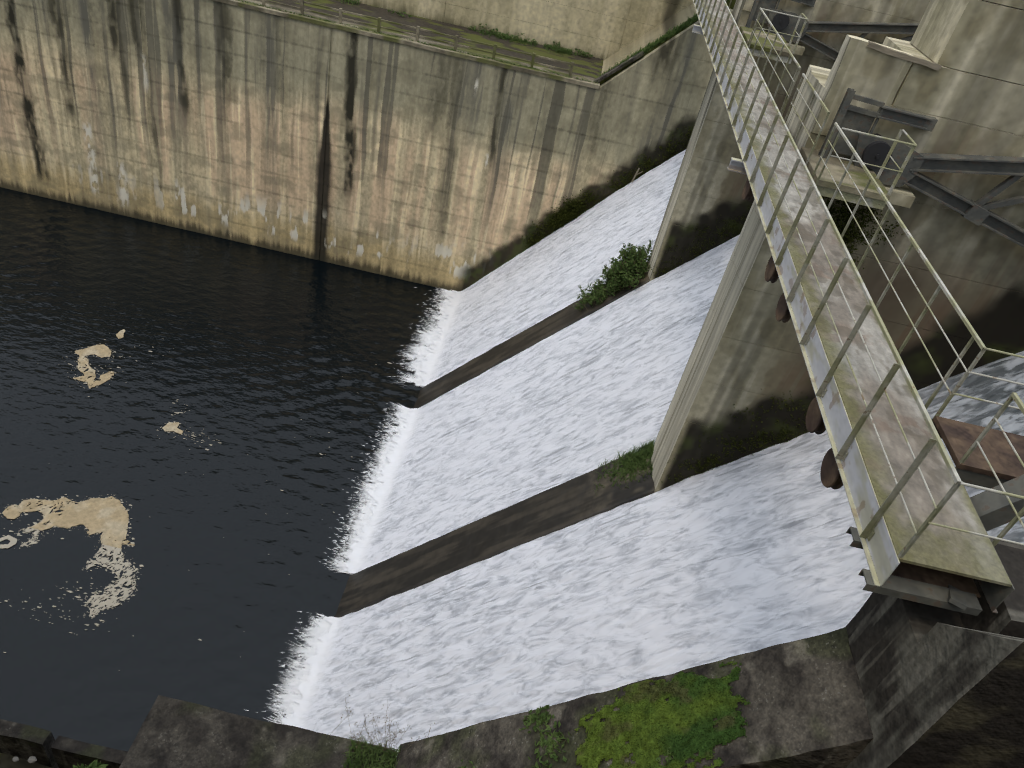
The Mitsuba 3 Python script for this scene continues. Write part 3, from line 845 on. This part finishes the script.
lw = thing('low_wall', 'thin broken concrete wall low in the bottom left corner beside dark water', 'wall')
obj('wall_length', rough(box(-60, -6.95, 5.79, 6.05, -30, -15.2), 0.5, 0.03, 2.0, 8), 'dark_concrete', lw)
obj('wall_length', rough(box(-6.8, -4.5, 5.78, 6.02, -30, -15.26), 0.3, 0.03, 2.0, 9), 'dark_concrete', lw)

ab = thing('abutment', 'dark concrete abutment block under the near end of the footbridge', 'abutment')
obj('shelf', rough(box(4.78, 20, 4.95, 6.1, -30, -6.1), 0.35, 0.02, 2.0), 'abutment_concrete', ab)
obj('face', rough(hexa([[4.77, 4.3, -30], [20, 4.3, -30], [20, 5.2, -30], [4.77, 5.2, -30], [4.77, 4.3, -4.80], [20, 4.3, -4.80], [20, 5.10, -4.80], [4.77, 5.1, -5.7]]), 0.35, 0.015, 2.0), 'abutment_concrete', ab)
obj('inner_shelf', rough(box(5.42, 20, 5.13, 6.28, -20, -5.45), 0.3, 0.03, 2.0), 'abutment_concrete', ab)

# ---------------------------------------------------------------- splash where the falls meet the pool
for i, (y0, y1) in enumerate(BAYS):
    r = np.random.default_rng(40 + i)
    n = 4200
    yb = r.uniform(y0 + .05, min(y1, 45.4) - .05, n)
    env = meshkit.fbm(np.stack([yb * 0.9, 0 * yb, 0 * yb + i], -1), 3) + 0.9 * (meshkit.fbm(np.stack([yb * 4.5, 0 * yb, 0 * yb + i], -1), 2, 5) - .5)
    L = (.62, .72, .95)[i] * np.clip(0.25 + 1.1 * env, .15, 3) * (r.uniform(0.0, 1.0, n) ** 1.5 * 1.6 + .10)
    w = np.where(L < .4, r.uniform(.03, .09, n), r.uniform(.010, .034, n))
    hgt = r.uniform(.005, .05, n)
    dy = L * r.normal(-0.05, 0.22, n)
    x0 = -4.98 - r.uniform(0, .15, n)
    z = np.full(n, WATER)
    v = np.stack([np.stack([x0, yb - w / 2, z + .03], -1), np.stack([x0, yb + w / 2, z + .03], -1), np.stack([x0 + .05, yb, z + .035 + hgt * .5], -1),
                  np.stack([x0 - L * .45, yb + dy * .3 - w * .45, z + .01], -1), np.stack([x0 - L * .45, yb + dy * .3 + w * .45, z + .01], -1), np.stack([x0 - L * .4, yb + dy * .3, z + hgt * .25 + .022], -1),
                  np.stack([x0 - L, yb + dy, z + .025], -1)], 1).reshape(-1, 3)
    k = np.arange(n)[:, None] * 7
    f = np.vstack([k + q for q in ([0, 2, 5], [0, 5, 3], [2, 1, 4], [2, 4, 5], [3, 5, 6], [5, 4, 6])])
    nd = 3200
    dx = np.abs(r.normal(0, .5, nd)) * (1.0, 1.15, 1.4)[i]
    c = np.stack([-4.9 - dx, r.uniform(y0, min(y1, 45.4), nd), np.full(nd, WATER + .028)], -1)
    a = r.uniform(.012, .045, nd)
    tri = np.stack([c + np.stack([-a * 4.5, a * r.normal(0, .9, nd), 0 * a], -1), c + np.stack([a, -a * .4, 0 * a], -1), c + np.stack([a, a * .4, a * .3], -1)], 1).reshape(-1, 3)
    drops = trimesh.Trimesh(tri, np.arange(3 * nd).reshape(-1, 3), process=False)
    key = obj('splash_foam', cat([trimesh.Trimesh(v, f, process=False), drops]), 'splash_look')
    labels[key] = {'label': ('white splash foam at the foot of the nearest chute', 'white splash foam at the foot of the middle chute', 'white splash foam at the foot of the farthest chute')[i], 'category': 'foam', 'kind': 'stuff'}

# ---------------------------------------------------------------- foam scum floating on the pool
BIG = [(-20.22, 19.42), (-20.24, 19.73), (-19.86, 19.87), (-19.86, 20.29), (-19.39, 20.44), (-18.76, 20.5), (-18.32, 20.86), (-17.78, 20.77), (-17.31, 21.12), (-16.74, 21.3), (-16.58, 21.54), (-16.23, 21.35), (-15.62, 20.95),
       (-15.32, 20.59), (-15.05, 19.93), (-14.86, 19.5), (-14.27, 19.2), (-14.79, 19.22), (-14.62, 18.75), (-14.13, 18.37), (-13.6, 18.13), (-13.5, 17.72), (-13.27, 17.46), (-13.21, 16.94), (-13.35, 16.49), (-13.73, 16.09),
       (-14.14, 15.63), (-14.3, 16.04), (-14.03, 16.46), (-14.47, 16.19), (-14.7, 16.44), (-14.16, 16.69), (-14.31, 16.96), (-14.02, 17.36), (-14.1, 17.66), (-14.57, 17.86), (-15.12, 18.03), (-15.47, 17.71), (-15.61, 17.95),
       (-15.26, 18.05), (-15.52, 18.49), (-15.52, 18.95), (-15.95, 19.54), (-16.33, 19.31), (-16.69, 19.68), (-17.08, 19.63), (-17.35, 19.31), (-17.84, 19.34), (-18.37, 18.88), (-18.1, 18.32), (-18.51, 17.99), (-18.34, 18.42),
       (-18.42, 18.81), (-19.02, 18.75), (-18.51, 19.38), (-18.49, 19.64), (-19.01, 19.86), (-19.63, 19.66), (-19.62, 19.23), (-19.93, 19.2)]
MID = [(-23.76, 30.49), (-23.24, 31.22), (-22.78, 31.55), (-22.09, 31.15), (-22.01, 30.75), (-22.3, 30.46), (-22.81, 30.66), (-23.22, 30.27), (-22.86, 30.07), (-22.54, 29.61), (-22.02, 29.32), (-21.68, 28.88), (-21.7, 28.45),
       (-21.24, 28.65), (-21.55, 29.09), (-21.18, 29.64), (-20.95, 29.32), (-21.09, 28.55), (-21.5, 27.96), (-21.79, 28.28), (-22.61, 28.37), (-22.1, 28.8), (-22.65, 29.07), (-23.09, 29.56), (-23.39, 30.2)]
SMALL = [(-16.65, 26.37), (-16.56, 26.83), (-16.13, 26.91), (-16.07, 26.5), (-15.67, 26.43), (-15.71, 26.24), (-16.13, 26.34), (-16.45, 26.16)]
DOT = [(-22.68, 32.63), (-22.68, 33.0), (-22.55, 33.25), (-22.25, 32.52), (-22.4, 32.32)]
RING = [(-19.48, 18.09), (-19.29, 18.34), (-18.87, 18.26), (-18.78, 18.06), (-18.91, 17.79), (-19.21, 17.71), (-19.28, 17.8), (-18.96, 17.93), (-18.98, 18.15), (-19.25, 18.21), (-19.41, 17.99)]


def ragged(pts, seed, amp=.09, step=.05):
    p = Polygon(pts).buffer(0)
    p = p.buffer(.10).buffer(-.10).buffer(.03)
    p = p.segmentize(step)
    out = []
    for g in getattr(p, 'geoms', [p]):
        c = np.array(g.exterior.coords)[:-1]
        q = np.column_stack([c * 2.6, np.full(len(c), seed * 3.1)])
        q2 = np.column_stack([c * 9.0, np.full(len(c), seed * 7.7)])
        d = np.stack([meshkit.fbm(q + 5 * k, 3, seed + k) - .5 for k in (1, 2)], -1) * amp * 2.4 + np.stack([meshkit.noise(q2 + 3 * k, seed + k) - .5 for k in (1, 2)], -1) * amp
        out.append(Polygon(c + d).buffer(0))
    return shapely.union_all(out)


def holes(poly, n, seed, cond, rmax=.16):
    r = np.random.default_rng(seed)
    x0, y0, x1, y1 = poly.bounds
    H = []
    while len(H) < n:
        c = r.uniform([x0, y0], [x1, y1])
        if not cond(*c):
            continue
        a = r.exponential(rmax * .45) + .03
        th = np.linspace(0, 2 * np.pi, 9)[:-1]
        rr = a * r.uniform(.5, 1.3, 8)
        ang = r.normal(.9, .5)
        u, v_ = np.cos(th) * rr * 1.7, np.sin(th) * rr * .6
        H.append(Polygon(np.column_stack([c[0] + u * math.cos(ang) - v_ * math.sin(ang), c[1] + u * math.sin(ang) + v_ * math.cos(ang)])).buffer(0))
    return poly.difference(shapely.union_all(H))


def slabmesh(poly, z0, z1):
    L = [g for g in getattr(poly, 'geoms', [poly]) if g.area > 0.002]
    m = cat([prism(g.simplify(.008), z0, z1) for g in L])
    return m


def foam(poly, name_label, look, t=.03):
    k = obj('foam_patch', slabmesh(poly, WATER + .012, WATER + .012 + t * .7), look)
    labels[k] = {'label': name_label, 'category': 'foam'}
    return k


bigp = ragged(BIG, 1, .09)
bt = thing('foam_patch', 'large hook shaped patch of tan foam floating at the left of the pool', 'foam')
head = holes(bigp.intersection(Polygon([(-30, 18.95), (-10, 18.95), (-10, 25), (-30, 25)])), 150, 5, lambda x, y: x < -18 or y < 19.4 or bigp.boundary.distance(shapely.Point(x, y)) < .12, .06)
tail = holes(bigp.difference(Polygon([(-30, 18.95), (-10, 18.95), (-10, 25), (-30, 25)])), 1500, 6, lambda x, y: True, .040)
obj('tan_foam', slabmesh(head, WATER + .012, WATER + .034), 'scum_look', bt)
obj('pale_foam', slabmesh(tail, WATER + .010, WATER + .026), 'pale_scum_look', bt, label='thinner whitish tail full of holes')
labels[bt + '__pale_foam']['kind'] = 'stuff'
foam(holes(ragged(MID, 2, .10), 90, 8, lambda x, y: y < 30.3, .09), 'S shaped pale foam patch in the dark water below the far wall', 'scum_look')
foam(ragged(SMALL, 3, .08), 'small tan foam patch alone in the middle of the pool', 'scum_look')
foam(ragged(DOT, 4, .06), 'tiny pale foam fleck just right of the S shaped patch', 'scum_look')
foam(ragged(RING, 6, .04), 'thin curled foam ring at the left edge below the large hook shaped patch', 'pale_scum_look')
fl = []
r = np.random.default_rng(77)
for cx, cy, sx, sy, n in ((-16.2, 15.5, 1.6, .3, 60), (-15.0, 16.3, .6, .5, 50), (-19.3, 18.6, .7, .3, 24), (-15.2, 26.2, .8, .35, 60), (-22.5, 29.5, 1.3, .9, 50), (-21.3, 31.8, 1.2, .8, 26), (-12, 19, 5, 6, 26), (-16.4, 28.0, .3, .8, 24), (-9, 26, 2, 6, 30)):
    for _ in range(n):
        x, y = r.normal(cx, sx), r.normal(cy, sy)
        if x > -5.5:
            continue
        a = r.exponential(.011) + .010
        th = np.linspace(0, 2 * np.pi, 7)[:-1]
        fl.append(prism(Polygon(np.column_stack([x + np.cos(th) * a * r.uniform(.8, 3.0, 6), y + np.sin(th) * a * r.uniform(.4, 1.1, 6)])).convex_hull, WATER + .008, WATER + .022))
for P_y, cnt in ((bigp, 620), (ragged(MID, 2, .10), 240), (ragged(SMALL, 3, .08), 60)):
    for _ in range(cnt):
        q_ = P_y.boundary.interpolate(r.uniform(), normalized=True)
        x, y = q_.x + r.normal(0, .11), q_.y + r.normal(0, .10)
        a = r.exponential(.010) + .008
        th = np.linspace(0, 2 * np.pi, 6)[:-1]
        fl.append(prism(Polygon(np.column_stack([x + np.cos(th) * a * r.uniform(.8, 2.6, 5), y + np.sin(th) * a * r.uniform(.5, 1.2, 5)])).convex_hull, WATER + .008, WATER + .02))
k = obj('foam_flecks', cat(fl), 'pale_scum_look')
labels[k] = {'label': 'scattered tiny whitish foam flecks drifting on the dark pool', 'category': 'foam', 'kind': 'stuff'}

# ---------------------------------------------------------------- plants and moss
def smooth01(v):
    v = np.clip(v, 0, 1)
    return v * v * (3 - 2 * v)


stems_ = []
t = thing('shrub', 'leafy green shrub growing at the foot of the farther pier on the divider', 'shrub')
pts = []
for _ in range(170):
    bx = r.triangular(2.6, 5.1, 5.35)
    tall = .25 + 1.25 * smooth01((bx - 2.6) / 2.4) * r.uniform(.45, 1.1)
    base = np.array([bx, min(max(r.normal(33.1, .38), 32.3), 34.1), float(chute(bx)) + .1])
    tip = base + [r.normal(-.25, .3), r.normal(0, .3), tall]
    m_ = int(10 + 26 * tall)
    f_ = r.uniform(.25, 1.0, m_)[:, None]
    pts.append(base + (tip - base) * f_ + r.normal(0, .10, (m_, 3)) * (1.2 - .5 * f_))
    stems_.append(tube(base, tip, .012, 5))
pts = np.vstack(pts)
obj('foliage', leaves(pts, .085, 4, aspect=2.2), 'leaf_look', t)
obj('stems', cat(stems_), 'twig_look', t)
k = obj('grass_tuft', cat([blades(np.column_stack([(gx := r.normal(5.0, .45, 1500).clip(3.9, 5.4)), r.normal(19.7, .4, 1500).clip(18.6, 20.25), chute(gx) + .1]), .26, .035, 5, 1.2)]), 'leaf_look')
labels[k] = {'label': 'tuft of bright grass on the divider at the foot of the nearer pier', 'category': 'grass tuft'}

# growth along the foot of the far wall above the falling water
pts = []
for _ in range(120):
    x = r.uniform(-1.0, 12)
    h = abs(r.normal(.1, .45))
    n = r.integers(15, 50)
    y = wall_y(chute(x) + h) - .12
    pts.append(np.column_stack([r.normal(x, .3, n), r.normal(y + .05, .05, n), chute(x) + h + r.normal(0, .22, n)]))
for _ in range(26):
    x = r.normal(1.2, .7)
    h = r.uniform(.4, 1.7)
    n = 110
    y = wall_y(chute(x) + h) - .2
    pts.append(np.column_stack([r.normal(x, .25, n), r.normal(y, .1, n), chute(x) + h + r.normal(0, .22, n)]))
k = obj('wall_moss', leaves(np.vstack(pts), .065, 9), 'dull_leaf_look')
labels[k] = {'label': 'dark moss and weeds along the foot of the far wall beside the falling water', 'category': 'moss', 'kind': 'stuff'}
pts = []
for y0 in (P2[0], P1[0]):
    for _ in range(70):
        x = r.uniform(5.8, 10.5)
        h = abs(r.normal(.6, .7))
        n = r.integers(15, 40)
        pts.append(np.column_stack([r.normal(x, .2, n), np.full(n, y0) - abs(r.normal(.01, .02, n)), chute(x) + h + r.normal(0, .15, n)]))
    if y0 == P2[0]:
        for _ in range(50):
            x, z = r.normal(7.1, .45), r.normal(-6.9, .5)
            n = 70
            pts.append(np.column_stack([r.normal(x, .15, n), y0 - abs(r.normal(.08, .1, n)), z + r.normal(0, .15, n)]))
k = obj('pier_moss', leaves(np.vstack(pts), .042, 19), 'dull_leaf_look')
labels[k] = {'label': 'dark green moss and ferns on the wet near faces of the piers', 'category': 'moss', 'kind': 'stuff'}
# growth on the ledge and on the bank at its end
gx = np.concatenate([r.uniform(-45, 1.5, 5200), r.normal(0.3, 1.2, 2600).clip(-4, 1.4)])
den = meshkit.fbm(np.column_stack([gx * .5, 0 * gx, 0 * gx]), 3)
gx = gx[den > .40]
rt = np.column_stack([gx, 52.9 - np.abs(r.normal(0, .5, len(gx))), np.full(len(gx), TOP + .22)])
sx = r.uniform(1.2, 8.5, 3600)
rt2 = np.column_stack([sx, 47.75 + np.abs(r.normal(0, .5, 3600)), TOP + .15 + (sx - 1.3) * .97])
fx = r.uniform(-45, 1.2, 2600)
rt3 = np.column_stack([fx, np.full(2600, 47.02) + r.normal(0, .05, 2600), np.full(2600, TOP + .16)])
pts = np.vstack([clump([x_, 52.3 + r.normal(0, .3), TOP + .35], [r.uniform(.5, 1.3), .5, r.uniform(.2, .5)], int(r.integers(25, 80)), 300 + q_, 5) for q_, x_ in enumerate(np.concatenate([r.uniform(-8, 2, 9), r.uniform(-40, 0, 12)]))])
k = obj('ledge_grass', cat([leaves(pts, .10, 77), blades(rt[::2], .28, .05, 31, 1.1), blades(rt2, .3, .06, 32, 1.0), blades(rt3, .16, .06, 33, 1.2)]), 'leaf_look')
labels[k] = {'label': 'rough green grass along the ledge and up its sloping end on the far wall', 'category': 'grass', 'kind': 'stuff'}

# moss cushion on the near wall
X, Y = np.meshgrid(np.arange(1.5, 4.1, .022), np.arange(4.66, 6.06, .022), indexing='ij')
d = np.maximum(np.abs(X - 2.93) / .82, np.abs(Y - 5.40) / .66)
f1 = meshkit.fbm(np.stack([X * 3.2, Y * 3.2, 0 * X], -1), 4, 3)
f2 = meshkit.fbm(np.stack([X * 16, Y * 16, 0 * X], -1), 3, 6)
f0 = meshkit.fbm(np.stack([X * 8, Y * 8, 0 * X + 5], -1), 4, 13)
H = (1.02 - np.hypot((X - 2.93) / .80, (Y - 5.40) / .80) ** 1.6) * .16 + (f1 - .5) * .30 + (f0 - .5) * .26
lift = np.clip(H, -.02, .055) + .03 * (f2 - .5) * (H > 0)
Zs = -12.80 + (X + .43) * (5.53 / 5.2) + .02 + lift
keepv = H > -.01
nx, ny = X.shape
idx = np.arange(nx * ny).reshape(nx, ny)
ok = keepv[:-1, :-1] & keepv[1:, :-1] & keepv[1:, 1:] & keepv[:-1, 1:]
q = np.stack([idx[:-1, :-1][ok], idx[1:, :-1][ok], idx[1:, 1:][ok], idx[:-1, 1:][ok]], -1)
mm = trimesh.Trimesh(np.stack([X, Y, Zs], -1).reshape(-1, 3), np.vstack([q[:, [0, 1, 2]], q[:, [0, 2, 3]]]), process=False)
mm.remove_unreferenced_vertices()
k = obj('moss_patch', mm, 'moss_look', smooth=True)
labels[k] = {'label': 'bright yellow green moss cushion on the sloping top of the near wall', 'category': 'moss'}
sel = r.choice(len(mm.vertices), 5200)
obj('tips', leaves(mm.vertices[sel] + r.normal(0, .008, (5200, 3)) + [0, 0, .012], .016, 67), 'moss_look', k)

rt = np.column_stack([(bx := r.uniform(-1.25, -.15, 1500)), r.uniform(5.2, 6.02, 1500), np.full(1500, -12.92)])
k = obj('grass_tuft', blades(rt, .22, .018, 41, .9), 'leaf_look')
labels[k] = {'label': 'tuft of grass at the bottom edge where the flat block meets the sloping wall', 'category': 'grass tuft'}
tw_ = []
for _ in range(26):
    b = np.array([r.normal(-.75, .3), r.normal(5.95, .05), -12.9])
    e = b + [r.normal(0, .28), r.normal(.15, .15), r.uniform(.35, .75)]
    tw_.append(tube(b, e, .003, 4))
    for _ in range(5):
        s = b + (e - b) * r.uniform(.5, 1)
        tw_.append(tube(s, s + r.normal(0, .06, 3) + [0, 0, .06], .0022, 4))
        tw_.append(trimesh.creation.icosphere(1, .009).apply_translation(s + r.normal(0, .05, 3) + [0, 0, .05]))
k = obj('dry_weed', cat(tw_), 'twig_look')
labels[k] = {'label': 'spindly dry weed with thin stalks standing against the white water at the bottom', 'category': 'weed'}
for c0, n, lab in (((-5.85, 5.55, -15.3), 420, 'bright leafy weed behind the low wall in the bottom left corner'),):
    t = thing('leafy_weed', lab, 'weed')
    obj('foliage', leaves(clump(c0, [.4, .2, .42], n, 61, 6), .09, 62), 'leaf_look', t)
    obj('stems', cat([tube([c0[0], c0[1], -16.1], np.array(c0) + r.normal(0, .22, 3), .008, 5) for _ in range(8)]), 'twig_look', t)
rt = []
for xc, yc, n in ((1.55, 5.9, 90), (1.75, 5.45, 110), (1.62, 5.0, 120), (.6, 5.3, 40), (3.0, 4.72, 60)):
    X_ = r.normal(xc, .09, n)
    rt.append(np.column_stack([X_, r.normal(yc, .12, n).clip(4.7, 6.05), -12.78 + (X_ + .43) * 1.063]))
k = obj('moss_tufts', leaves(np.vstack(rt) + [0, 0, .03], .05, 66), 'leaf_look')
labels[k] = {'label': 'small green weeds in cracks of the sloping near wall left of the moss', 'category': 'weeds', 'kind': 'stuff'}
k = obj('dead_branch', cat([tube([4.75, 45.9, float(chute(4.75)) + .1], [4.95, 45.9, float(chute(4.75)) + 1.1], .05, 6), tube([4.85, 45.9, float(chute(4.75)) + .6], [5.2, 45.85, float(chute(4.75)) + .95], .025, 5)]), 'pale_wood_look')
labels[k] = {'label': 'short pale dead branch at the foot of the far wall beside the falls', 'category': 'branch'}
for p_, s_, lab in (((-7.1, 5.62, -15.52), .06, 'pale stone on the dark ground behind the low wall, right one'), ((-7.4, 5.58, -15.56), .045, 'pale stone on the dark ground behind the low wall, left one')):
    m = trimesh.creation.icosphere(3, s_)
    m.vertices *= 1 + .5 * (meshkit.fbm(m.vertices / s_ * 1.3 + 3, 3)[:, None] - .5)
    m.vertices *= [1.3, 1, .7]
    m.apply_translation(p_)
    k = obj('stone', m, 'stone_look', smooth=True)
    labels[k] = {'label': lab, 'category': 'stone'}
for base, g in (('spillway_pier', 'piers between the chutes'), ('divider_wall', 'dividers running down the chute'), ('spillway_gate', 'radial gates of the spillway'), ('steel_bracket', 'steel brackets on the piers'),
                ('platform', 'railed platforms beside the piers'), ('rusty_wheel', 'rusty wheels hanging under the footbridge'), ('foam_patch', 'foam patches floating on the pool'), ('stone', 'pale stones behind the low wall')):
    for k in labels:
        if k == base or (k.startswith(base + '_') and k[len(base) + 1:].isdigit()):
            labels[k]['group'] = g
